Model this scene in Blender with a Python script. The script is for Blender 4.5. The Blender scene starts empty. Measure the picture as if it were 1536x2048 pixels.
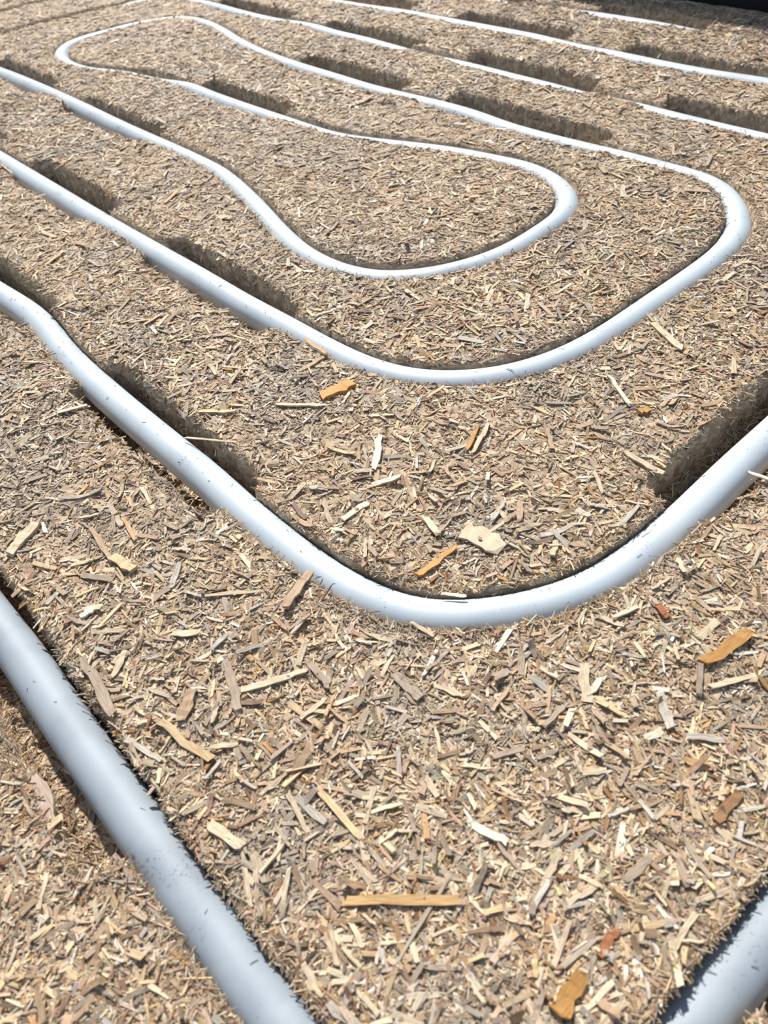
import bpy, math, random
import numpy as np
from mathutils import Matrix, Vector

rng = np.random.default_rng(11)
random.seed(11)
SC = bpy.context.scene
COL = SC.collection

# ------------------------------------------------------------------ camera, sky, sun, exposure
# plan coordinates below are in millimetres, z = 0 at the pipe axis; MM() turns them into metres
Z0 = 45.0
def MM(x, y, z): return Vector((x / 1000, y / 1000, (z + Z0) / 1000))

cam_d = bpy.data.cameras.new('camera'); cam = bpy.data.objects.new('camera', cam_d); COL.objects.link(cam)
fw = Vector((0, 0.68329381, -0.73014353)); rt = Vector((0.99082775, -0.09866498, -0.09233413)); up = rt.cross(fw)
m = Matrix((rt, up, -fw)).transposed().to_4x4(); m.translation = MM(0, 0, 226.21)
cam.matrix_world = m
cam_d.sensor_fit = 'HORIZONTAL'; cam_d.sensor_width = 36; cam_d.lens = 36 * 1500.56 / 1536
cam_d.clip_start = 0.005; cam_d.clip_end = 50
cam_d.dof.use_dof = True; cam_d.dof.focus_distance = 0.33; cam_d.dof.aperture_fstop = 24
SC.camera = cam

w = bpy.data.worlds.new('sky'); SC.world = w; w.use_nodes = True
nt = w.node_tree; bg = nt.nodes['Background']
tc = nt.nodes.new('ShaderNodeTexCoord'); sx = nt.nodes.new('ShaderNodeSeparateXYZ'); rp = nt.nodes.new('ShaderNodeValToRGB')
nt.links.new(tc.outputs['Generated'], sx.inputs[0]); nt.links.new(sx.outputs['Z'], rp.inputs[0]); nt.links.new(rp.outputs[0], bg.inputs[0])
rp.color_ramp.elements[0].position = 0.0; rp.color_ramp.elements[0].color = (0.86, 0.90, 0.95, 1)
rp.color_ramp.elements[1].position = 0.8; rp.color_ramp.elements[1].color = (0.50, 0.69, 1.0, 1)
bg.inputs[1].default_value = 0.43

sun_d = bpy.data.lights.new('sun', 'SUN'); sun = bpy.data.objects.new('sun', sun_d); COL.objects.link(sun)
SUN_EL = math.radians(47); SUN_AZ = Vector((-0.12, 1.0, 0)).normalized()
sdir = SUN_AZ * math.cos(SUN_EL) + Vector((0, 0, math.sin(SUN_EL)))
sun.rotation_euler = sdir.to_track_quat('Z', 'Y').to_euler(); sun.location = (0, 1, 2)
sun_d.energy = 5.5; sun_d.angle = math.radians(2.5); sun_d.color = (1.0, 0.95, 0.88)

vs = SC.view_settings
vs.view_transform = 'Standard'; vs.look = 'None'; vs.gamma = 1.0; vs.use_curve_mapping = False
vs.exposure = 0.27

# ------------------------------------------------------------------ helpers
def tag(o, label=None, cat=None, group=None, kind=None):
    if label: o['label'] = label
    if cat: o['category'] = cat
    if group: o['group'] = group
    if kind: o['kind'] = kind
    return o

def make_obj(name, verts, faces, mat, smooth=False, attrs=None):
    """verts (n,3) in plan mm; faces (m,4) int array or list of arrays"""
    me = bpy.data.meshes.new(name)
    v = np.asarray(verts, dtype=np.float32).copy(); v[:, 2] += Z0; v /= 1000
    f = np.asarray(faces, dtype=np.int32)
    k = f.shape[1]
    me.vertices.add(len(v)); me.vertices.foreach_set('co', v.ravel())
    me.loops.add(f.size); me.loops.foreach_set('vertex_index', f.ravel())
    me.polygons.add(len(f)); me.polygons.foreach_set('loop_start', np.arange(0, f.size, k, dtype=np.int32))
    me.polygons.foreach_set('loop_total', np.full(len(f), k, dtype=np.int32))
    me.update(calc_edges=True)
    me.polygons.foreach_set('use_smooth', np.full(len(f), smooth))
    for nm, ty, arr in (attrs or []):
        a = me.attributes.new(nm, ty, 'POINT')
        a.data.foreach_set('color' if ty == 'FLOAT_COLOR' else 'vector' if ty == 'FLOAT_VECTOR' else 'value', np.asarray(arr, np.float32).ravel())
    me.materials.append(mat); me.update()
    o = bpy.data.objects.new(name, me); COL.objects.link(o)
    return o

def new_mat(name):
    mt = bpy.data.materials.new(name); mt.use_nodes = True
    n = mt.node_tree; return mt, n, n.nodes['Principled BSDF']

def N(n, t, **kw):
    x = n.nodes.new(t)
    for k, v in kw.items():
        if k in x.inputs: x.inputs[k].default_value = v
        else: setattr(x, k, v)
    return x

def ramp(n, src, stops):
    r = n.nodes.new('ShaderNodeValToRGB'); n.links.new(src, r.inputs[0])
    el = r.color_ramp.elements
    while len(el) < len(stops): el.new(0.5)
    for e, (p, c) in zip(el, stops): e.position = p; e.color = c if len(c) == 4 else (*c, 1)
    return r

# ------------------------------------------------------------------ materials
def chip_mat():
    mt, n, b = new_mat('wood_chip')
    a = N(n, 'ShaderNodeAttribute', attribute_name='tint'); g = N(n, 'ShaderNodeAttribute', attribute_name='grain')
    no = N(n, 'ShaderNodeTexNoise'); no.inputs['Scale'].default_value = 1.0; no.inputs['Detail'].default_value = 3
    n.links.new(g.outputs['Vector'], no.inputs['Vector'])
    r = ramp(n, no.outputs['Fac'], [(0.28, (0.54, 0.50, 0.46)), (0.5, (0.88, 0.87, 0.85)), (0.75, (1.12, 1.10, 1.05))])
    mx = N(n, 'ShaderNodeMix', data_type='RGBA', blend_type='MULTIPLY'); mx.inputs[0].default_value = 1
    n.links.new(a.outputs['Color'], mx.inputs[6]); n.links.new(r.outputs[0], mx.inputs[7])
    n.links.new(mx.outputs[2], b.inputs['Base Color'])
    b.inputs['Roughness'].default_value = 0.6; b.inputs['Specular IOR Level'].default_value = 0.35
    bp = N(n, 'ShaderNodeBump'); bp.inputs['Strength'].default_value = 0.35; bp.inputs['Distance'].default_value = 0.0003
    n.links.new(no.outputs['Fac'], bp.inputs['Height']); n.links.new(bp.outputs[0], b.inputs['Normal'])
    return mt

def board_mat():
    mt, n, b = new_mat('pressed_chip_board')
    tc = N(n, 'ShaderNodeTexCoord')
    src = []
    for ang, sc in ((0.3, 1.0), (1.2, 1.25), (2.3, 0.9)):          # three layers of elongated flakes lying three ways
        mp = N(n, 'ShaderNodeMapping'); mp.inputs['Rotation'].default_value = (0, 0, ang); mp.inputs['Scale'].default_value = (130 * sc, 520 * sc, 300 * sc)
        n.links.new(tc.outputs['Object'], mp.inputs[0])
        v = N(n, 'ShaderNodeTexVoronoi', feature='F1'); v.inputs['Scale'].default_value = 1.0
        n.links.new(mp.outputs[0], v.inputs['Vector'])
        sp = N(n, 'ShaderNodeSeparateColor'); n.links.new(v.outputs['Color'], sp.inputs[0]); src.append(sp.outputs[0]); last = sp.outputs[1]
    mxa = N(n, 'ShaderNodeMath', operation='MAXIMUM'); n.links.new(src[0], mxa.inputs[0]); n.links.new(src[1], mxa.inputs[1])
    ad = N(n, 'ShaderNodeMath', operation='ADD'); n.links.new(mxa.outputs[0], ad.inputs[0]); n.links.new(src[2], ad.inputs[1])
    hf = N(n, 'ShaderNodeMath', operation='MULTIPLY'); n.links.new(ad.outputs[0], hf.inputs[0]); hf.inputs[1].default_value = 0.5
    r = ramp(n, hf.outputs[0], [(0.1, (0.20, 0.135, 0.085)), (0.45, (0.34, 0.245, 0.16)), (0.75, (0.46, 0.345, 0.235)), (1.0, (0.62, 0.48, 0.34))])
    n.links.new(r.outputs[0], b.inputs['Base Color'])
    b.inputs['Roughness'].default_value = 0.85
    bp = N(n, 'ShaderNodeBump'); bp.inputs['Strength'].default_value = 0.7; bp.inputs['Distance'].default_value = 0.0008
    n.links.new(hf.outputs[0], bp.inputs['Height']); n.links.new(bp.outputs[0], b.inputs['Normal'])
    return mt

def pipe_mat(name, scuff):
    mt, n, b = new_mat(name)
    tc = N(n, 'ShaderNodeTexCoord')
    n1 = N(n, 'ShaderNodeTexNoise'); n1.inputs['Scale'].default_value = 1000; n1.inputs['Detail'].default_value = 2
    n2 = N(n, 'ShaderNodeTexNoise'); n2.inputs['Scale'].default_value = 45; n2.inputs['Detail'].default_value = 4
    for q in (n1, n2): n.links.new(tc.outputs['Object'], q.inputs['Vector'])
    mu = N(n, 'ShaderNodeMath', operation='MULTIPLY'); n.links.new(n1.outputs['Fac'], mu.inputs[0]); n.links.new(n2.outputs['Fac'], mu.inputs[1])
    r = ramp(n, mu.outputs[0], [(0.43 - scuff, (0, 0, 0)), (0.50 - scuff, (1, 1, 1))])
    base = (0.49, 0.55, 0.59, 1) if scuff < 0.04 else (0.315, 0.36, 0.40, 1)
    mx = N(n, 'ShaderNodeMix', data_type='RGBA'); n.links.new(r.outputs[0], mx.inputs[0]); mx.inputs[6].default_value = base; mx.inputs[7].default_value = (0.20, 0.23, 0.26, 1)
    # broad grey handling smudges
    r2 = ramp(n, n2.outputs['Fac'], [(0.45, (1, 1, 1)), (0.72, (1 - scuff * 4, 1 - scuff * 4, 1 - scuff * 3.6))])
    m2 = N(n, 'ShaderNodeMix', data_type='RGBA', blend_type='MULTIPLY'); m2.inputs[0].default_value = 1
    n.links.new(mx.outputs[2], m2.inputs[6]); n.links.new(r2.outputs[0], m2.inputs[7])
    n.links.new(m2.outputs[2], b.inputs['Base Color'])
    b.inputs['Roughness'].default_value = 0.52 if scuff < 0.04 else 0.62; b.inputs['Specular IOR Level'].default_value = 0.5
    return mt

def plain_mat(name, c, rough=0.9):
    mt, n, b = new_mat(name)
    tc = N(n, 'ShaderNodeTexCoord'); no = N(n, 'ShaderNodeTexNoise'); no.inputs['Scale'].default_value = 60
    n.links.new(tc.outputs['Object'], no.inputs['Vector'])
    r = ramp(n, no.outputs['Fac'], [(0.3, tuple(x * 0.8 for x in c)), (0.7, tuple(x * 1.2 for x in c))])
    n.links.new(r.outputs[0], b.inputs['Base Color']); b.inputs['Roughness'].default_value = rough
    return mt

M_CHIP = chip_mat(); M_BOARD = board_mat()
M_PIPE = pipe_mat('grey_white_plastic', 0.03); M_PIPE_SCUFF = pipe_mat('grey_white_plastic_scuffed', 0.055)
M_DARK = plain_mat('black_membrane', (0.006, 0.007, 0.008))

# ------------------------------------------------------------------ the layout of the pipes (plan, mm)
R = 8.0                                   # pipe radius
TOP = 7.1                                 # board surface above the pipe axis
U = np.array([0.598, -0.8015]); V = np.array([0.8015, 0.598])     # along the straight runs / across them
def ext(p, d, L, dz=0): return [p[0] + d[0] * L, p[1] + d[1] * L, dz]

P2 = [[-229,450,0],[-186,401,0],[-158,355,0],[-130,316,0],[-101,278,0],[-76,246,0],[-56,218,0],[-42,200,0],[-27,182,0],[-10,166,0],[6,156,0],[26,152,0],[52,153,0],[74,159,0],[92,169,0],[114,184,0],[140,204,0],[177,231,0]]
P2 = [[-560,868,0],[-440,712,0],[-310,548,0],[-266,495,0]] + P2 + [ext(P2[-1], V, 120), ext(P2[-1], V, 260)]
P1 = [[-163,193,0],[-138,162,0],[-118,135,0],[-98,109,0],[-72,75,0],[-47,43,0],[-33,27,0],[-18,13,-.5],[0,5,-1],[20,5,-2],[38,13,-3],[53,23.5,-2.5],[66,32.5,-1.5],[80,41.5,-1],[95,51,-.5]]
P1 = [ext(P1[0], -U, 480), ext(P1[0], -U, 120)] + P1 + [ext(P1[-1], V, 150), ext(P1[-1], V, 320)]
P3 = [[-289,681,0],[-244,621,0],[-204,568,0],[-169,521,0],[-138,481,0],[-113,449,0],[-88,417,0],[-63,384,0],[-40,356,0],[-15,325,0],[3,306,0],[26,291,0],[58,285,0],[90,291,0],[118,305,0],[151,328,0],[178,347,0],[206,369,0],[224,392,0],[232,420,0],[232,444,0],[223,461,0],[208,480,0],[190,503,0],[172,523,0],[150,549,0],[129,577,0],[110,609,0],[90,636,0],[64,666,0],[36,700,0],[8,740,0],[-26,788,0],[-58,840,0],[-83,890,0],[-104,940,0],[-128,984,0],[-153,1007,0],[-176,1013,-.5],[-197,1011,-.5],[-222,1003,-1],[-246,991,-1],[-266,973,0],[-277,948,0],[-274,922,-.5],[-260,896,-1.5],[-236,869,-2.5],[-196,840,-2.3],[-158,806,-3.6],[-124,768,0],[-104,739,0],[-72,696,0],[-42,660,-1],[-18,632,-2],[2,608,-2],[30,584,-1],[62,562,-.5],[86,545,-.5],[108,525,-.5],[125,509,-.5],[138,485,0],[142,458,0],[134,435,0],[114,416,0],[88,397,0],[60,387,0],[33,386,-.5],[12,392,-1],[-5,404,-1],[-25,427,0],[-42,463,0],[-57,503,0],[-72,539,0],[-86,568,0],[-103,595,-1],[-124,624,-1],[-143,649,-1],[-173,687,0],[-218,750,0],[-265,814,0],[-313,876,0],[-353,925,0]]
P3 = [ext(P3[0], -U, 520), ext(P3[0], -U, 150)] + P3 + [ext(P3[-1], -U, 150), ext(P3[-1], -U, 420)]
PC = [[-358,1054,-5],[-341,1064,-5],[-312,1077,-5],[-281,1091,-3],[-255,1101,-3],[-230,1110,-2],[-206,1116,-1],[-178,1108,0],[-151,1086,0],[-120,1050,0],[-80,992,0],[-42,946,-1],[-9,909,0],[18,868,0],[45,832,0],[70,802,-2],[100,763,-3],[127,725,-2],[153,688,-2],[178,653,-2],[198,632,-4],[210,617,-5],[222,599,-3],[242,567,-2],[263,538,-2],[285,509,-2]]
PC = [ext(PC[0], -V, 250, -5), ext(PC[0], -V, 100, -5)] + PC + [ext(PC[-1], U, 100, -2), ext(PC[-1], U, 250)]
PB = [[-393,1155,-5],[-352,1174,-5],[-316,1186,-5],[-260,1196,-3],[-190,1190,-1],[-130,1158,0],[-80,1112,0],[-30,1056,0],[12,1002,0],[54,950,0],[92,909,0],[129,860,0],[165,814,0],[200,767,0],[225,732,-1],[249,696,0],[278,655,0],[305,621,0],[327,598,0]]
PB = [ext(PB[0], -V, 250, -5), ext(PB[0], -V, 100, -5)] + PB + [ext(PB[-1], U, 120), ext(PB[-1], U, 300)]
PA = [[181,912,-1],[206,882,-2],[238,862,-5],[260,828,-2],[280,793,0],[305,760,0],[330,731,-2],[366,690,-6]]
PA = [ext(PA[0], -U, 350), ext(PA[0], -U, 150, -3)] + PA + [ext(PA[-1], U, 100, -6), ext(PA[-1], U, 250, -6)]

def resample(pts, step=3.0, sig=3.0):
    p = np.array(pts, float); out = []
    q = np.vstack([2 * p[0] - p[1], p, 2 * p[-1] - p[-2]])
    for i in range(1, len(q) - 2):
        p0, p1, p2, p3 = q[i - 1:i + 3]
        t0 = 0; t1 = t0 + math.sqrt(np.linalg.norm(p1 - p0)); t2 = t1 + math.sqrt(np.linalg.norm(p2 - p1)); t3 = t2 + math.sqrt(np.linalg.norm(p3 - p2))
        n = max(2, int(np.linalg.norm(p2 - p1) / step))
        for t in np.linspace(t1, t2, n, endpoint=False):
            A1 = (t1 - t) / (t1 - t0) * p0 + (t - t0) / (t1 - t0) * p1; A2 = (t2 - t) / (t2 - t1) * p1 + (t - t1) / (t2 - t1) * p2
            A3 = (t3 - t) / (t3 - t2) * p2 + (t - t2) / (t3 - t2) * p3
            B1 = (t2 - t) / (t2 - t0) * A1 + (t - t0) / (t2 - t0) * A2; B2 = (t3 - t) / (t3 - t1) * A2 + (t - t1) / (t3 - t1) * A3
            out.append((t2 - t) / (t2 - t1) * B1 + (t - t1) / (t2 - t1) * B2)
    out.append(p[-1]); o = np.array(out)
    k = np.exp(-0.5 * (np.arange(-9, 10) / sig) ** 2); k /= k.sum()
    pad = np.vstack([2 * o[0] - o[9:0:-1], o, 2 * o[-1] - o[-2:-11:-1]])
    return np.stack([np.convolve(pad[:, j], k, 'valid') for j in range(3)], 1)

RUNS = {'P1': resample(P1), 'P2': resample(P2), 'P3': resample(P3), 'PC': resample(PC), 'PB': resample(PB), 'PA': resample(PA)}

# wide oblong slots routed round the straight runs, at a 200 mm pitch: (centre along U, centre along V, length, half width)
SLOTS = [(-281,85.5,128,14),(-484,90,120,13),(-375,183,128,13),(-580,183,128,13),(-785,183,128,13),
         (-679,277,134,12.5),(-885,279,134,12.5),(-618,370,122,12),(-581,464,138,11.5),(-386,466,146,12.5),
         (-845,548,134,11),(-653,549,128,11),(-449,550,130,10.5),(-250,548,130,11),
         (-745,639,130,10),(-543,638,134,10),(-345,632,130,10),(-444,720,114,9.5),(-645,720,114,9.5),(-840,638,130,10)]
SLOTS = [(a, b - (4 if b > 430 else 2.4), c, d + (4 if b > 430 else 2.4)) if b > 170 else (a, b, c, d) for a, b, c, d in SLOTS]   # cut wider on the near side
SLOTS_V = [(262,-84,118,15), (118,22,84,13)]       # on the runs that go across: (centre along V, centre along U, ...)
SLOTS_P1 = [(-195,-18,150,13.5)]

def slot_dist(x, y):
    """distance outside the nearest slot (negative inside)"""
    u = x * U[0] + y * U[1]; v = x * V[0] + y * V[1]
    best = np.full(x.shape, 1e3)
    def box(du, dv, L, hw):
        r = 7.0
        qx = np.abs(du) - L / 2 + r; qy = np.abs(dv) - hw + r
        return np.hypot(np.maximum(qx, 0), np.maximum(qy, 0)) + np.minimum(np.maximum(qx, qy), 0) - r
    for cu, cv, L, hw in SLOTS + SLOTS_P1: best = np.minimum(best, box(u - cu, v - cv, L, hw))
    for cv, cu, L, hw in SLOTS_V: best = np.minimum(best, box(v - cv, u - cu, L, hw))
    return best

# ------------------------------------------------------------------ value noise
def vnoise(x, y, scale, seed):
    g = np.random.default_rng(seed).random((256, 256))
    fx = x / scale; fy = y / scale
    ix = np.floor(fx).astype(int); iy = np.floor(fy).astype(int); tx = fx - ix; ty = fy - iy
    tx = tx * tx * (3 - 2 * tx); ty = ty * ty * (3 - 2 * ty)
    a = g[ix % 256, iy % 256]; b = g[(ix + 1) % 256, iy % 256]; c = g[ix % 256, (iy + 1) % 256]; d = g[(ix + 1) % 256, (iy + 1) % 256]
    return (a * (1 - tx) + b * tx) * (1 - ty) + (c * (1 - tx) + d * tx) * ty - 0.5

# ------------------------------------------------------------------ the board: a fan-shaped grid, finer near by
CX, CY = 0.0, -150.0
NR, NA = 1340, 1040
R0, R1 = 95.0, 1750.0; A0, A1 = math.radians(-60), math.radians(60)
EDGE = 767.0                               # the board ends here (across the runs)
rr = R0 * (R1 / R0) ** (np.arange(NR) / (NR - 1)); aa = np.linspace(A0, A1, NA)
GX = CX + rr[:, None] * np.sin(aa)[None]; GY = CY + rr[:, None] * np.cos(aa)[None]

def pipe_field(X, Y, reach=24.0):
    """distance to the nearest pipe axis and that axis' height"""
    D = np.full(X.shape, 1e3); Zp = np.zeros(X.shape)
    BS = 36
    segs = []
    for o in RUNS.values():
        q = o[::2]; segs.append(np.hstack([q[:-1], q[1:]]))
    S = np.vstack(segs); mid = (S[:, :2] + S[:, 3:5]) / 2
    for i in range(0, X.shape[0], BS):
        for j in range(0, X.shape[1], BS):
            x = X[i:i + BS, j:j + BS]; y = Y[i:i + BS, j:j + BS]
            cx = x.mean(); cy = y.mean(); rad = np.sqrt(((x - cx) ** 2 + (y - cy) ** 2).max()) + reach + 4
            s = S[np.hypot(mid[:, 0] - cx, mid[:, 1] - cy) < rad]
            if not len(s): continue
            px = x.ravel()[:, None]; py = y.ravel()[:, None]
            dx = s[:, 3] - s[:, 0]; dy = s[:, 4] - s[:, 1]; L2 = dx * dx + dy * dy + 1e-9
            t = np.clip(((px - s[:, 0]) * dx + (py - s[:, 1]) * dy) / L2, 0, 1)
            d = np.hypot(px - s[:, 0] - t * dx, py - s[:, 1] - t * dy)
            k = d.argmin(1); ar = np.arange(len(k))
            D[i:i + BS, j:j + BS] = d[ar, k].reshape(x.shape)
            Zp[i:i + BS, j:j + BS] = (s[k, 2] + t[ar, k] * (s[k, 5] - s[k, 2])).reshape(x.shape)
    return D, Zp

def sstep(a, b, x):
    t = np.clip((x - a) / (b - a), 0, 1); return t * t * (3 - 2 * t)
GD, GZP = pipe_field(GX - 0.35 * V[0], GY - 0.35 * V[1])      # the grooves are cut a little wide on the far side
GD2, _ = pipe_field(GX + 0.4 * V[0], GY + 0.4 * V[1])
side = np.where(np.minimum(GD, GD2) < 22, (GD2 - GD) / 0.75, 0)          # +1 on the far side of a pipe, -1 on the near side
GS = slot_dist(GX, GY)
rag = vnoise(GX, GY, 3.0, 1) * 1.6 + vnoise(GX, GY, 9.0, 2) * 2.2 + vnoise(GX, GY, 1.3, 3) * 0.8
ub = GX * U[0] + GY * U[1]; vb = GX * V[0] + GY * V[1]
proud = np.maximum(1 - sstep(-420, -330, ub), sstep(410, 440, vb)) * sstep(110, 170, vb)
proud = proud * sstep(3, 22, GS); low = (1 - sstep(3, 16, GS)) * sstep(110, 170, vb) * 0.9
lip = np.exp(-(np.minimum(GD, 60) / 15) ** 2)
mound = 2.6 * np.exp(-((GX - 72) ** 2 + (GY - 20) ** 2) / 17 ** 2)
surf = TOP + mound - lip * proud * side * 1.9 + proud * 0.2 - low - lip * np.maximum(side, 0) * 0.6 * sstep(110, 170, vb) + vnoise(GX, GY, 45, 4) * 1.6 + vnoise(GX, GY, 14, 5) * 1.2 + vnoise(GX, GY, 4, 6) * 0.8 + vnoise(GX, GY, 1.6, 7) * 0.5
groove = 1 - sstep(R - 1.3, R + 0.0, GD + np.minimum(rag * 0.35, 0.4))
slot = 1 - sstep(-1.0, 2.2, GS + rag)
fill = sstep(-245, -195, ub) * (vb < 20)                            # loose shavings fill the lower end of the corner slot
zg = np.minimum(surf, surf * (1 - groove) + (GZP - R - 1.2) * groove)
GZ = np.minimum(zg, surf * (1 - slot) + (-25 + 19 * fill + vnoise(GX, GY, 5, 8) * 4) * slot)
GVV = GX * V[0] + GY * V[1]
# vertices beyond the edge are laid on it so that the board ends in a straight side
idx = np.arange(NR * NA).reshape(NR, NA)
F = np.stack([idx[:-1, :-1], idx[:-1, 1:], idx[1:, 1:], idx[1:, :-1]], -1)
keep = (GVV[:-1, :-1] < EDGE) & (GVV[1:, 1:] < EDGE + 3) & (GVV[:-1, 1:] < EDGE + 3) & (GVV[1:, :-1] < EDGE + 3)
over = np.maximum(GVV - EDGE, 0)
VX = GX - over * V[0]; VY = GY - over * V[1]
verts = np.stack([VX.ravel(), VY.ravel(), GZ.ravel()], 1)
F = F[keep][:, ::-1]
used = np.zeros(len(verts), bool); used[F.ravel()] = True
re_i = np.cumsum(used) - 1
board = make_obj('insulation_board', verts[used], re_i[F], M_BOARD, smooth=True)
# thickness of the board
import bmesh
bm = bmesh.new(); bm.from_mesh(board.data)
eds = [e for e in bm.edges if e.is_boundary]
r_ = bmesh.ops.extrude_edge_only(bm, edges=eds)
for v in r_['geom']:
    if isinstance(v, bmesh.types.BMVert): v.co.z = 0.001
bm.to_mesh(board.data); bm.free()
tag(board, 'brown pressed wood chip insulation board with winding grooves holding the grey pipes', 'board')

# ------------------------------------------------------------------ structure: subfloor and the upright beyond the board's edge
def slab(name, u0, u1, v0, v1, z0, z1, mat):
    c = [(u0, v0), (u1, v0), (u1, v1), (u0, v1)]
    vs_ = [(U[0] * a + V[0] * b, U[1] * a + V[1] * b, z) for z in (z0, z1) for a, b in c]
    f = [(0, 1, 2, 3), (4, 7, 6, 5), (0, 4, 5, 1), (1, 5, 6, 2), (2, 6, 7, 3), (3, 7, 4, 0)]
    return tag(make_obj(name, vs_, f, mat), kind='structure')
slab('floor', -2200, 700, -900, 1100, -60, -Z0, M_DARK)
slab('wall_back', -1500, 300, 771, 791, -Z0, TOP + 106, M_DARK)

# ------------------------------------------------------------------ pipes
def tube(name, pts, mat, seg=40):
    p = np.array(pts); t = np.gradient(p, axis=0); t /= np.linalg.norm(t, axis=1)[:, None]
    side = np.stack([t[:, 1], -t[:, 0], np.zeros(len(t))], 1); side /= np.linalg.norm(side, axis=1)[:, None]
    upv = np.cross(side, t)
    a = np.linspace(0, 2 * math.pi, seg, endpoint=False)
    v = p[:, None] + R * (np.cos(a)[None, :, None] * side[:, None] + np.sin(a)[None, :, None] * upv[:, None])
    ii = np.arange(len(p) * seg).reshape(len(p), seg); j = np.roll(ii, -1, axis=1)
    f = np.stack([ii[:-1], ii[1:], j[1:], j[:-1]], -1).reshape(-1, 4)
    return make_obj(name, v.reshape(-1, 3), f, mat, smooth=True)
PIPES = [('P2', 'grey white heating pipe making the wide foreground bend in the middle of the board', M_PIPE),
         ('P1', 'thickest looking scuffed grey heating pipe running down the bottom left corner and out of view', M_PIPE_SCUFF),
         ('P3', 'grey white heating pipe looping twice, a narrow loop nested within a wider one', M_PIPE),
         ('PC', 'grey white heating pipe next beyond the nested loops, partly sunk below the board surface', M_PIPE),
         ('PB', 'grey white heating pipe crossing the upper right, second from the black wall', M_PIPE),
         ('PA', 'farthest grey white heating pipe, a short bright stretch next to the black wall', M_PIPE)]
for k, lab, mt in PIPES:
    tag(tube('heating_pipe', RUNS[k], mt), lab, 'pipe', 'heating pipes laid in the board')

# ------------------------------------------------------------------ chips
PAL = {  # linear colours
 'pale': (0.62, 0.50, 0.35), 'white': (0.76, 0.68, 0.55), 'straw': (0.64, 0.47, 0.27), 'tan': (0.42, 0.29, 0.18), 'grey': (0.42, 0.35, 0.27),
 'greytan': (0.36, 0.28, 0.21), 'greypale': (0.50, 0.45, 0.38), 'brown': (0.30, 0.16, 0.07), 'amber': (0.46, 0.24, 0.07), 'orange': (0.60, 0.28, 0.07),
 'orangetan': (0.52, 0.32, 0.15), 'rust': (0.34, 0.13, 0.05), 'straworange': (0.56, 0.36, 0.16), 'pinkgrey': (0.46, 0.35, 0.28), 'dark': (0.17, 0.11, 0.07)}

def grid_at(x, y, *arrs):
    r = np.hypot(x - CX, y - CY); a = np.arctan2(x - CX, y - CY)
    fi = np.clip(np.log(r / R0) / math.log(R1 / R0) * (NR - 1), 0, NR - 1.001); fj = np.clip((a - A0) / (A1 - A0) * (NA - 1), 0, NA - 1.001)
    i = fi.astype(int); j = fj.astype(int); s = fi - i; t = fj - j
    return [(g[i, j] * (1 - s) + g[i + 1, j] * s) * (1 - t) + (g[i, j + 1] * (1 - s) + g[i + 1, j + 1] * s) * t for g in arrs]

def basis(yaw, pitch, roll, nrm):
    """orthonormal frames: x along the chip, z its face normal, leaning with the ground"""
    n = nrm / np.linalg.norm(nrm, axis=1)[:, None]
    d = np.stack([np.cos(yaw), np.sin(yaw), np.zeros_like(yaw)], 1)
    d = d - (d * n).sum(1)[:, None] * n; d /= np.linalg.norm(d, axis=1)[:, None]
    s = np.cross(n, d)
    x = d * np.cos(pitch)[:, None] + n * np.sin(pitch)[:, None]; z = n * np.cos(pitch)[:, None] - d * np.sin(pitch)[:, None]
    y = s * np.cos(roll)[:, None] + z * np.sin(roll)[:, None]; z2 = z * np.cos(roll)[:, None] - s * np.sin(roll)[:, None]
    return x, y, z2

def chip_geo(C, X, Y, Z, L, W, T, stations, seed, bend=None):
    """verts, quads, grain coords for n chips with the given stations along their length"""
    g = np.random.default_rng(seed); n = len(C); k = len(stations)
    st = np.array(stations)[None, :] + g.normal(0, 0.03, (n, k))
    taper = 1 - np.abs(st) ** 2.2 * g.uniform(0.0, 1.9, (n, 1))
    taper = np.clip(taper * g.uniform(0.82, 1.12, (n, k)), 0.12, 1.2)
    off = g.normal(0, 0.10, (n, k)) * W[:, None]
    bend = g.normal(0, 0.05, n) if bend is None else bend
    up_ = (bend[:, None] * (st * 2) ** 2) * L[:, None]
    V_ = np.empty((n, k, 4, 3)); G_ = np.empty((n, k, 4, 3))
    rnd = g.random((n, 3)) * 60
    for c, (sy, sz) in enumerate(((-1, 1), (1, 1), (1, -1), (-1, -1))):
        sx_ = st + g.normal(0, 0.035, (n, k)) * (np.abs(np.array(stations)) > 0.4)
        lx = sx_ * L[:, None]; ly = sy * 0.5 * W[:, None] * taper + off; lz = sz * 0.5 * T[:, None] + up_ + (g.normal(0, 0.12, (n, k)) * T[:, None] if sz > 0 else 0)
        V_[:, :, c] = C[:, None] + lx[..., None] * X[:, None] + ly[..., None] * Y[:, None] + lz[..., None] * Z[:, None]
        G_[:, :, c, 0] = lx * 0.22 + rnd[:, 0:1]; G_[:, :, c, 1] = ly * 3.2 + rnd[:, 1:2]; G_[:, :, c, 2] = lz * 1.5 + rnd[:, 2:3]
    q = []
    for s in range(k - 1):
        a = s * 4; b = a + 4
        q += [(a + 0, b + 0, b + 1, a + 1), (a + 1, b + 1, b + 2, a + 2), (a + 2, b + 2, b + 3, a + 3), (a + 3, b + 3, b + 0, a + 0)]
    e = (k - 1) * 4
    q += [(0, 1, 2, 3), (e + 3, e + 2, e + 1, e + 0)]
    q = np.array(q)[:, ::-1]
    return V_.reshape(n, k * 4, 3), q, G_.reshape(n, k * 4, 3)

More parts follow.
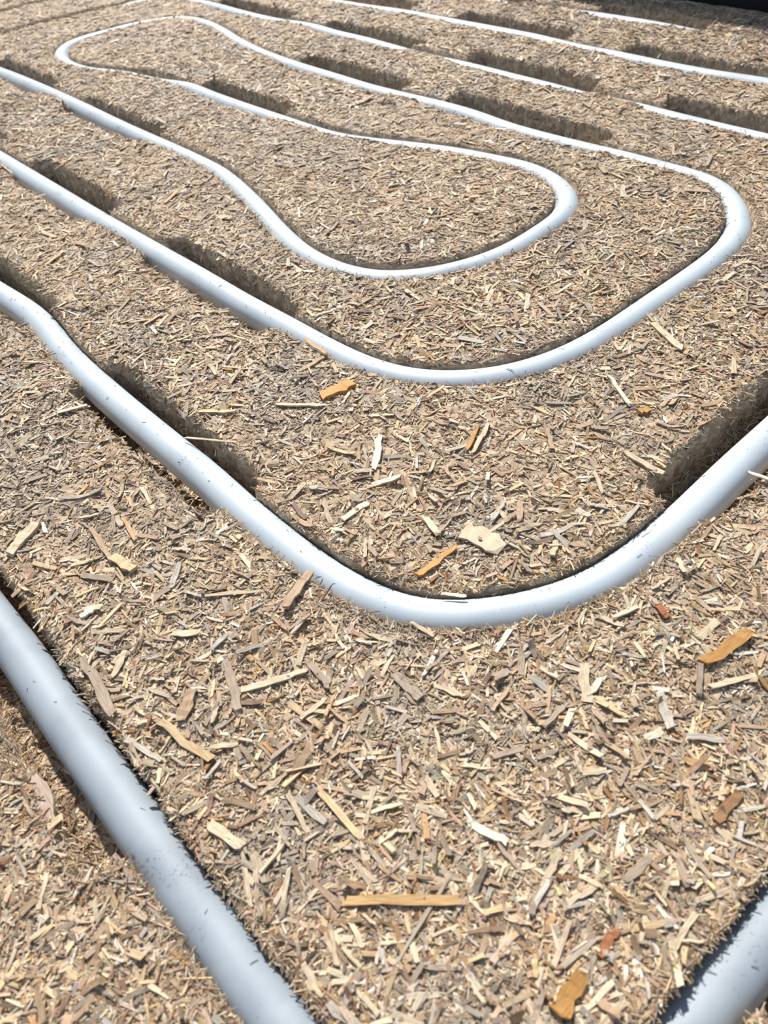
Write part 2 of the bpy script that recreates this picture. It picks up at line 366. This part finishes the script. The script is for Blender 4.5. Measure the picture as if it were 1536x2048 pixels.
names_mix = ['pale', 'white', 'straw', 'tan', 'grey', 'greytan', 'greypale', 'brown', 'amber', 'orangetan', 'dark']
prob = np.array([.24, .035, .10, .28, .05, .16, .04, .03, .006, .014, .045]); prob /= prob.sum()
def tints(n, g):
    k = g.choice(len(names_mix), n, p=prob); c = np.array([PAL[a] for a in names_mix])[k]
    return np.clip(c * g.normal(1, 0.13, (n, 1)) * g.normal(1, 0.03, (n, 3)), 0.02, 0.9), k

def sample(n, r_lo, r_hi, g, power=1.0):
    """random plan points in the fan; density falls with distance"""
    u = g.random(n)
    if power == 1.0: r = r_lo * (r_hi / r_lo) ** u
    else: r = (r_lo ** (1 - power + 0) + u * (r_hi ** (1 - power) - r_lo ** (1 - power))) ** (1 / (1 - power))
    a = g.uniform(A0 + .02, A1 - .02, n)
    return CX + r * np.sin(a), CY + r * np.cos(a)

GNI, GNJ = np.gradient(GZ)
dr = np.gradient(rr)[:, None]; da = (A1 - A0) / (NA - 1)
dzr = GNI / dr; dza = GNJ / (rr[:, None] * da)
sa_, ca_ = np.sin(aa)[None], np.cos(aa)[None]
GDX = dzr * sa_ + dza * ca_; GDY = dzr * ca_ - dza * sa_

def scatter(n, r_lo, r_hi, Lm, Ls, Wf, T, lift, tilt, g, Lmin=1.2, Lmax=16, power=1.0):
    x, y = sample(n, r_lo, r_hi, g, power)
    L = np.clip(Lm * np.exp(g.normal(0, Ls, n)), Lmin, Lmax); W = np.clip(L * g.uniform(*Wf, n), 0.25, 3.2)
    yaw = g.uniform(0, math.pi * 2, n)
    z, d, s, vv, gx, gy = grid_at(x, y, GZ, GD, GS, GVV, GDX, GDY)
    hx = np.cos(yaw) * L / 2; hy = np.sin(yaw) * L / 2
    z1, d1 = grid_at(x + hx, y + hy, GZ, GD); z2, d2 = grid_at(x - hx, y - hy, GZ, GD)
    lim = R - 1.3
    ok = (vv < EDGE - 6) & (np.minimum(np.minimum(d1, d2), d) - W * 0.4 > lim)
    # in the deep slots flakes may lie below the pipe
    ok |= (vv < EDGE - 6) & (z < -14) & (s < -3) | (vv < 20) & (z < -2) & (s < -1) & (d > R + .5)
    # lay each chip between the heights of its ends, but let it bridge over the groove lip
    tp = np.arctan2(np.clip(z1 - z2, -0.9 * L, 0.9 * L), L)
    x, y, z, L, W, yaw, gx, gy = (q[ok] for q in (x, y, z, L, W, yaw, gx, gy)); m_ = len(x)
    gl = np.hypot(gx, gy); f = np.minimum(1, 1.6 / np.maximum(gl, 1e-6))
    nrm = np.stack([-gx * f, -gy * f, np.ones(m_)], 1)
    X, Y, Z = basis(yaw, g.normal(0, tilt, m_), g.normal(0, tilt * 1.5, m_), nrm)
    C = np.stack([x, y, z + g.uniform(*lift, m_)], 1)
    return C, X, Y, Z, L, W, np.full(m_, 1.0) * g.uniform(*T, m_)

def chip_mass(name, batches, label, cat, dark=False):
    Vs, Fs, Gs, Ts = [], [], [], []; off = 0
    for (C, X, Y, Z, L, W, T), st, seed in batches:
        v, q, gr = chip_geo(C, X, Y, Z, L, W, T, st, seed)
        n, k = v.shape[:2]; c, _ = tints(n, np.random.default_rng(seed + 5))
        dust = vnoise(C[:, 0], C[:, 1], 38, 41) + 0.6 * vnoise(C[:, 0], C[:, 1], 13, 42)      # patches of finer, greyer dust
        gm = c.mean(1, keepdims=True); q_ = np.clip(dust, 0, .5)[:, None] * .7; c = (c * (1 - q_) + gm * np.array([1.05, .98, .9]) * q_) * (1 - .38 * q_)
        if dark: c = c * 0 + np.array([0.09, 0.075, 0.06])
        Vs.append(v.reshape(-1, 3)); Gs.append(gr.reshape(-1, 3)); Ts.append(np.repeat(c, k, 0))
        Fs.append((q[None] + (np.arange(n) * k)[:, None, None] + off).reshape(-1, 4)); off += n * k
    V_ = np.vstack(Vs); T_ = np.hstack([np.vstack(Ts), np.ones((len(V_), 1))])
    o = make_obj(name, V_, np.vstack(Fs), M_CHIP, attrs=[('tint', 'FLOAT_COLOR', T_), ('grain', 'FLOAT_VECTOR', np.vstack(Gs))])
    return tag(o, label, cat, kind='stuff')

g = rng
LONG = [-.5, -.18, .2, .5]; SHORT = [-.5, .5]
batches = [
 (scatter(225000, 130, 600, 2.2, .45, (.14, .34), (.12, .3), (-.1, .5), .20, g, .9), SHORT, 1),
 (scatter(23000, 130, 520, 5.0, .42, (.10, .22), (.25, .6), (.1, .8), .12, g, 2, 13), LONG, 2),
 (scatter(245000, 420, 1000, 3.3, .45, (.14, .30), (.15, .3), (-.1, .45), .12, g), SHORT, 3),
 (scatter(30000, 450, 1100, 6.0, .35, (.13, .25), (.3, .5), (.2, .8), .12, g, 3, 13), SHORT, 4),
 (scatter(175000, 800, 1650, 4.8, .40, (.18, .34), (.2, .4), (-.1, .5), .11, g, 2.5, 12), SHORT, 5),
]
chip_mass('wood_shavings', batches, 'fine brown and pale wood shavings packed all over the board surface', 'wood shavings')

# fibres bristling from the lips and walls of the grooves and slots
def fibres(n, r_lo, r_hi, g):
    x, y = sample(n, r_lo, r_hi, g)
    z, d, s, vv, gx, gy, sf = grid_at(x, y, GZ, GD, GS, GVV, GDX, GDY, surf)
    ok = (((np.abs(d - R - 1.2) < 1.6) & (s > 0)) | ((np.abs(s) < 4.0) & (d > R + 1.5))) & (vv < EDGE - 5)
    x, y, z, gx, gy = (q[ok] for q in (x, y, z, gx, gy)); m_ = len(x)
    z = np.maximum(z, -12) + g.uniform(-.5, 1.0, m_)
    L = np.clip(3.2 * np.exp(g.normal(0, .45, m_)), 1.2, 9)
    gl = np.hypot(gx, gy)
    yaw = np.arctan2(-gy, -gx) + g.normal(0, 1.0, m_)
    X, Y, Z = basis(yaw, np.abs(g.normal(.1, .35, m_)), g.normal(0, .8, m_), np.tile([0., 0., 1.], (m_, 1)))
    C = np.stack([x, y, z], 1)
    tipd, = grid_at(x + X[:, 0] * L * .5, y + X[:, 1] * L * .5, GD)
    k = tipd > R - 1.2 - (z > TOP - 1) * 1.0
    return tuple(q[k] for q in (C, X, Y, Z, L, np.clip(L * .07, .14, .5), np.clip(L * .05, .1, .3)))
fb = fibres(480000, 130, 700, g); fb2 = fibres(300000, 600, 1500, g)
chip_mass('loose_fibres', [(fb, SHORT, 21), (fb2, SHORT, 22)], 'fine brown fibres bristling along the edges of the pipe grooves', 'fibres')

# short dark fibres clinging to the tops of the pipes
def clinging(g):
    cs, xs, ls, nn = [], [], [], []
    for k, cnt in (('P1', 60), ('P2', 150), ('P3', 420), ('PC', 60), ('PB', 60)):
        o = RUNS[k]; o = o[(np.hypot(o[:, 0], o[:, 1] - 200) < 900)]
        i = g.integers(2, len(o) - 2, cnt); a = g.normal(math.pi / 2, .75, cnt)
        t = o[i + 1] - o[i - 1]; t /= np.linalg.norm(t, axis=1)[:, None]
        sd = np.stack([t[:, 1], -t[:, 0], 0 * t[:, 0]], 1); n = sd * np.cos(a)[:, None] + np.array([0, 0, 1.]) * np.sin(a)[:, None]
        cs.append(o[i] + n * (R + .12)); nn.append(n); ls.append(np.clip(1.6 * np.exp(g.normal(0, .5, cnt)), .6, 4))
    C = np.vstack(cs); L = np.hstack(ls); n_ = np.vstack(nn); m_ = len(C)
    X, Y, Z = basis(g.uniform(0, 6.28, m_), g.normal(0, .12, m_), np.zeros(m_), n_)
    return C, X, Y, Z, L, np.full(m_, .17), np.full(m_, .12)
chip_mass('clinging_fibres', [(clinging(g), SHORT, 31)], 'short dark fibres clinging to the tops of the grey pipes', 'fibres', dark=True)

# individual chips: the ones that can be pointed at, then the largest of the rest
def one_chip(C, X, Y, Z, L, W, T, tint, seed, bend=0.0, fan=False):
    a = lambda q: np.array([q], float)
    st = [-.5, -.38, -.2, 0, .2, .36, .5]
    v, q, gr = chip_geo(a(C), a(X), a(Y), a(Z), a(L), a(W), a(T), st, seed, bend=a(bend))
    tt = np.tile([*tint, 1.0], (v.shape[1], 1))
    o = make_obj('wood_chip', v[0], q, M_CHIP, attrs=[('tint', 'FLOAT_COLOR', tt), ('grain', 'FLOAT_VECTOR', gr[0])])
    # put the origin in the middle of the chip
    c = MM(*C); o.data.transform(Matrix.Translation(-c)); o.location = c
    return o

HERO = [
  (95.0, 119.3, 113.6, 127.9, 4.1, 'amber', 'large amber brown wood flake on the board at the right, above a pale splinter') ,
  (-21.5, 281.9, -6.8, 289.5, 5.8, 'orange', "bright orange wood chip on the board below the middle loop's left leg") ,
  (9.0, 170.1, 24.3, 180.8, 2.8, 'orange', 'long orange brown splinter inside the foreground bend, close above the pipe') ,
  (-110.6, 152.5, -97.0, 128.3, 3.8, 'greytan', 'thick grey tan wooden slat leaning beside the lower left pipe') ,
  (-81.0, 124.2, -63.7, 108.8, 2.9, 'straw', 'straight straw coloured stick with blunt end, right of the lower left pipe') ,
  (-54.9, 132.2, -32.9, 136.4, 2.4, 'pale', 'long pale cream splinter pointing right, below the left side of the foreground bend') ,
  (-39.4, 162.3, -31.2, 177.1, 3.3, 'tan', 'tan peg shaped chip leaning up against the foreground bend at its left') ,
  (-69.3, 174.1, -50.5, 172.8, 1.4, 'pale', 'thin pale needle like splinter left of the foreground bend') ,
  (-115.8, 171.4, -110.8, 175.1, 2.5, 'white', 'small bright whitish chip near the dark hole at the left edge') ,
  (-151.1, 209.3, -143.7, 225.0, 4.2, 'pale', 'pale oblong chip near the left edge above the lower left pipe') ,
  (-106.6, 219.6, -99.8, 206.8, 2.0, 'orangetan', 'short orange tan chip left of the foreground pipe on open board') ,
  (-119.8, 217.3, -109.4, 199.4, 2.1, 'tan', 'slim tan chip lying just above a broad cream flake at the left') ,
  (-108.2, 199.2, -98.8, 191.2, 4.1, 'straw', 'broad cream flake left of the foreground bend') ,
  (-1.4, 229.3, 2.5, 248.4, 3.1, 'white', 'upright whitish flat chip inside the foreground bend') ,
  (-23.4, 63.3, 5.7, 60.1, 2.5, 'straworange', 'longest golden stick lying level across the bottom foreground') ,
  (-13.7, 45.9, 5.3, 67.3, 1.0, 'grey', 'long thin grey straw crossing the golden stick at the bottom') ,
  (-53.3, 80.1, -50.4, 65.3, 1.4, 'pale', 'narrow pale stick standing nearly upright right of the lower left pipe') ,
  (-63.2, 88.6, -53.1, 81.5, 3.2, 'pale', 'chunky cream chip right of the lower left pipe') ,
  (-30.8, 95.3, -18.7, 79.1, 2.1, 'straw', 'tapered straw coloured splinter in the bottom centre foreground') ,
  (-122.2, 113.0, -112.3, 97.5, 6.0, 'pinkgrey', 'large flat pinkish grey flake in the bottom left corner beyond the pipe') ,
  (1.8, 94.7, 4.1, 87.7, 1.9, 'pale', 'short pale rounded chip in the lower centre, topmost of a brown flake') ,
  (13.2, 78.1, 21.4, 72.8, 2.3, 'white', 'knobbly whitish chip in the lower centre of the board') ,
  (79.2, 70.9, 89.9, 77.9, 2.7, 'brown', 'flat brown wood flake near the right edge of the foreground') ,
  (38.5, 42.5, 44.1, 48.1, 2.7, 'rust', 'rust coloured chip left of the bottom right pipe') ,
  (27.2, 40.6, 39.8, 46.9, 1.4, 'grey', 'pale grey splinter joining the rust coloured chip at the bottom') ,
  (24.8, 32.0, 32.5, 38.4, 4.7, 'amber', 'very broad amber flake at the bottom edge left of the pipe') ,
  (22.6, 45.0, 21.7, 40.1, 1.6, 'straw', 'short upright cream peg at the bottom of the board') ,
  (31.2, 191.0, 40.8, 177.8, 9.0, 'pale', 'fan shaped pale torn flake inside the foreground bend') ,
  (38.4, 233.9, 45.7, 247.9, 2.3, 'amber', 'short amber chip inside the foreground bend beside a pale splinter') ,
  (40.3, 230.4, 50.1, 247.7, 2.1, 'pale', 'pale splinter standing beside a short amber chip inside the foreground bend') ,
  (74.6, 241.2, 73.2, 226.9, 2.1, 'tan', 'small upright tan chip above the middle of the foreground bend') ,
  (100.8, 220.4, 113.1, 205.3, 2.8, 'pale', 'pale splinter pointing at the dark slot on the right') ,
  (110.5, 269.1, 113.5, 246.6, 2.0, 'white', 'slim whitish splinter right of centre above the foreground bend') ,
  (142.4, 304.7, 148.5, 281.2, 3.1, 'pale', 'pale chip with blunt end right of the middle loop') ,
  (114.8, 242.5, 120.8, 244.0, 3.6, 'amber', 'small amber chip left of the dark slot on the right') ,
  (143.7, 198.5, 151.1, 190.3, 1.7, 'white', 'white pointed sliver poking over the foreground pipe at the right edge') ,
  (77.3, 112.0, 77.6, 99.2, 2.9, 'greypale', 'pale grey leaf shaped flake in the lower right of the board') ,
  (57.9, 113.2, 65.4, 104.3, 1.9, 'straw', 'cream splinter slanting in the lower right of the board') ,
  (94.2, 111.2, 110.9, 113.1, 1.8, 'pale', 'long pale splinter below the large amber flake') ,
  (16.9, 160.0, 24.4, 157.4, 1.3, 'white', 'small white sliver on the inner edge of the foreground bend') ,
  (31.2, 140.8, 35.2, 143.8, 1.6, 'brown', 'tiny brown peg against the outer edge of the foreground bend') ,
  (-44.1, 281.9, -21.8, 276.4, 2.2, 'pale', 'thin pale sliver pointing at the bright orange chip') ,
  (-28.5, 332.5, -17.6, 314.5, 1.8, 'orangetan', 'thin orange tan sliver touching the outer edge of the middle loop') ,
  (-31.7, 305.1, -17.5, 315.7, 2.3, 'tan', 'thin tan sliver crossing an orange tan one by the middle loop') ,
  (-84.3, 266.3, -58.3, 256.8, 1.0, 'pale', 'hair thin pale twig over the dark slot of the foreground pipe') ,
  (-79.8, 283.6, -63.0, 280.0, 2.5, 'straw', 'small cream sliver above the dark slot of the foreground pipe') ,
  (7.0, 125.7, 17.5, 119.5, 1.6, 'pale', 'pale sliver below the lowest point of the foreground bend') ,
  (-3.3, 130.1, 3.7, 119.8, 2.9, 'greytan', 'ribbed grey tan flake below the lowest point of the foreground bend') ,
  (88.5, 143.7, 90.0, 137.6, 2.9, 'rust', 'curled rust brown chip right of the foreground bend') ,
  (77.8, 89.5, 84.6, 85.5, 2.5, 'orangetan', 'orange tan chip near the right edge in the lower foreground') ,
  (-92.0, 119.8, -79.7, 111.3, 1.8, 'greypale', 'grey slat beside the lower left pipe, below the straw coloured stick') ,
  (-74.4, 123.4, -71.1, 134.8, 4.0, 'tan', 'broad tan flake between the lower left pipe and the long cream splinter') ,
  (-60.5, 143.7, -55.5, 124.0, 3.3, 'greytan', 'ribbed grey tan slat standing below the left of the foreground bend') ,
]

for i, (x0, y0, x1, y1, wd, colr, lab) in enumerate(HERO):
    cx, cy = (x0 + x1) / 2, (y0 + y1) / 2; L = math.hypot(x1 - x0, y1 - y0)
    zs, d, s = grid_at(np.array([x0, cx, x1]), np.array([y0, cy, y1]), GZ, GD, GS)
    hi = np.maximum(zs, TOP - 2.0)
    th = min(1.6, max(.35, wd * .35)) if wd < 6 else 0.9
    zc = float(hi.mean()) + 0.75 + th / 2
    if d.min() < R: zc = max(zc, 8.4 + th)
    yaw = math.atan2(y1 - y0, x1 - x0); pit = math.atan2(float(hi[2] - hi[0]) * .6, L)
    X, Y, Z = basis(np.array([yaw]), np.array([pit]), np.array([g.normal(0, .08)]), np.array([[0., 0., 1.]]))
    o = one_chip((cx, cy, zc), X[0], Y[0], Z[0], L, wd, th, PAL[colr], 300 + i, bend=0.01)
    tag(o, lab, 'wood chip')

KINDS = [('pale', 'small pale straw coloured chip lying among the shavings of the foreground board', 'small pale chips in the foreground'),
         ('greytan', 'small grey brown chip lying among the shavings of the foreground board', 'small grey brown chips in the foreground'),
         ('tan', 'small tan chip lying among the shavings of the foreground board', 'small tan chips in the foreground'),
         ('greypale', 'small weathered light grey chip lying among the shavings of the foreground board', 'small light grey chips in the foreground')]
C, X, Y, Z, L, W, T = scatter(1400, 172, 400, 8.0, .28, (.12, .25), (.35, .8), (.7, 1.6), .10, g, 5, 14)
vis = np.abs(C[:, 0] - 5) < 45 + C[:, 1] * .42
hm = np.array([[(h[0] + h[2]) / 2, (h[1] + h[3]) / 2] for h in HERO])
clear = np.min(np.hypot(C[:, :1] - hm[:, 0], C[:, 1:2] - hm[:, 1]), axis=1) > 8
sel = np.nonzero(vis & clear & (C[:, 2] > 3))[0][:245]
for n_, i in enumerate(sel):
    kn, lab, grp = KINDS[int(g.choice(4, p=[.4, .25, .2, .15]))]
    tint = np.clip(np.array(PAL[kn]) * g.normal(1, .12), .03, .9)
    tag(one_chip(C[i], X[i], Y[i], Z[i], L[i], W[i], T[i], tint, 900 + n_, bend=float(g.normal(0, .02))), lab, 'wood chip', grp)
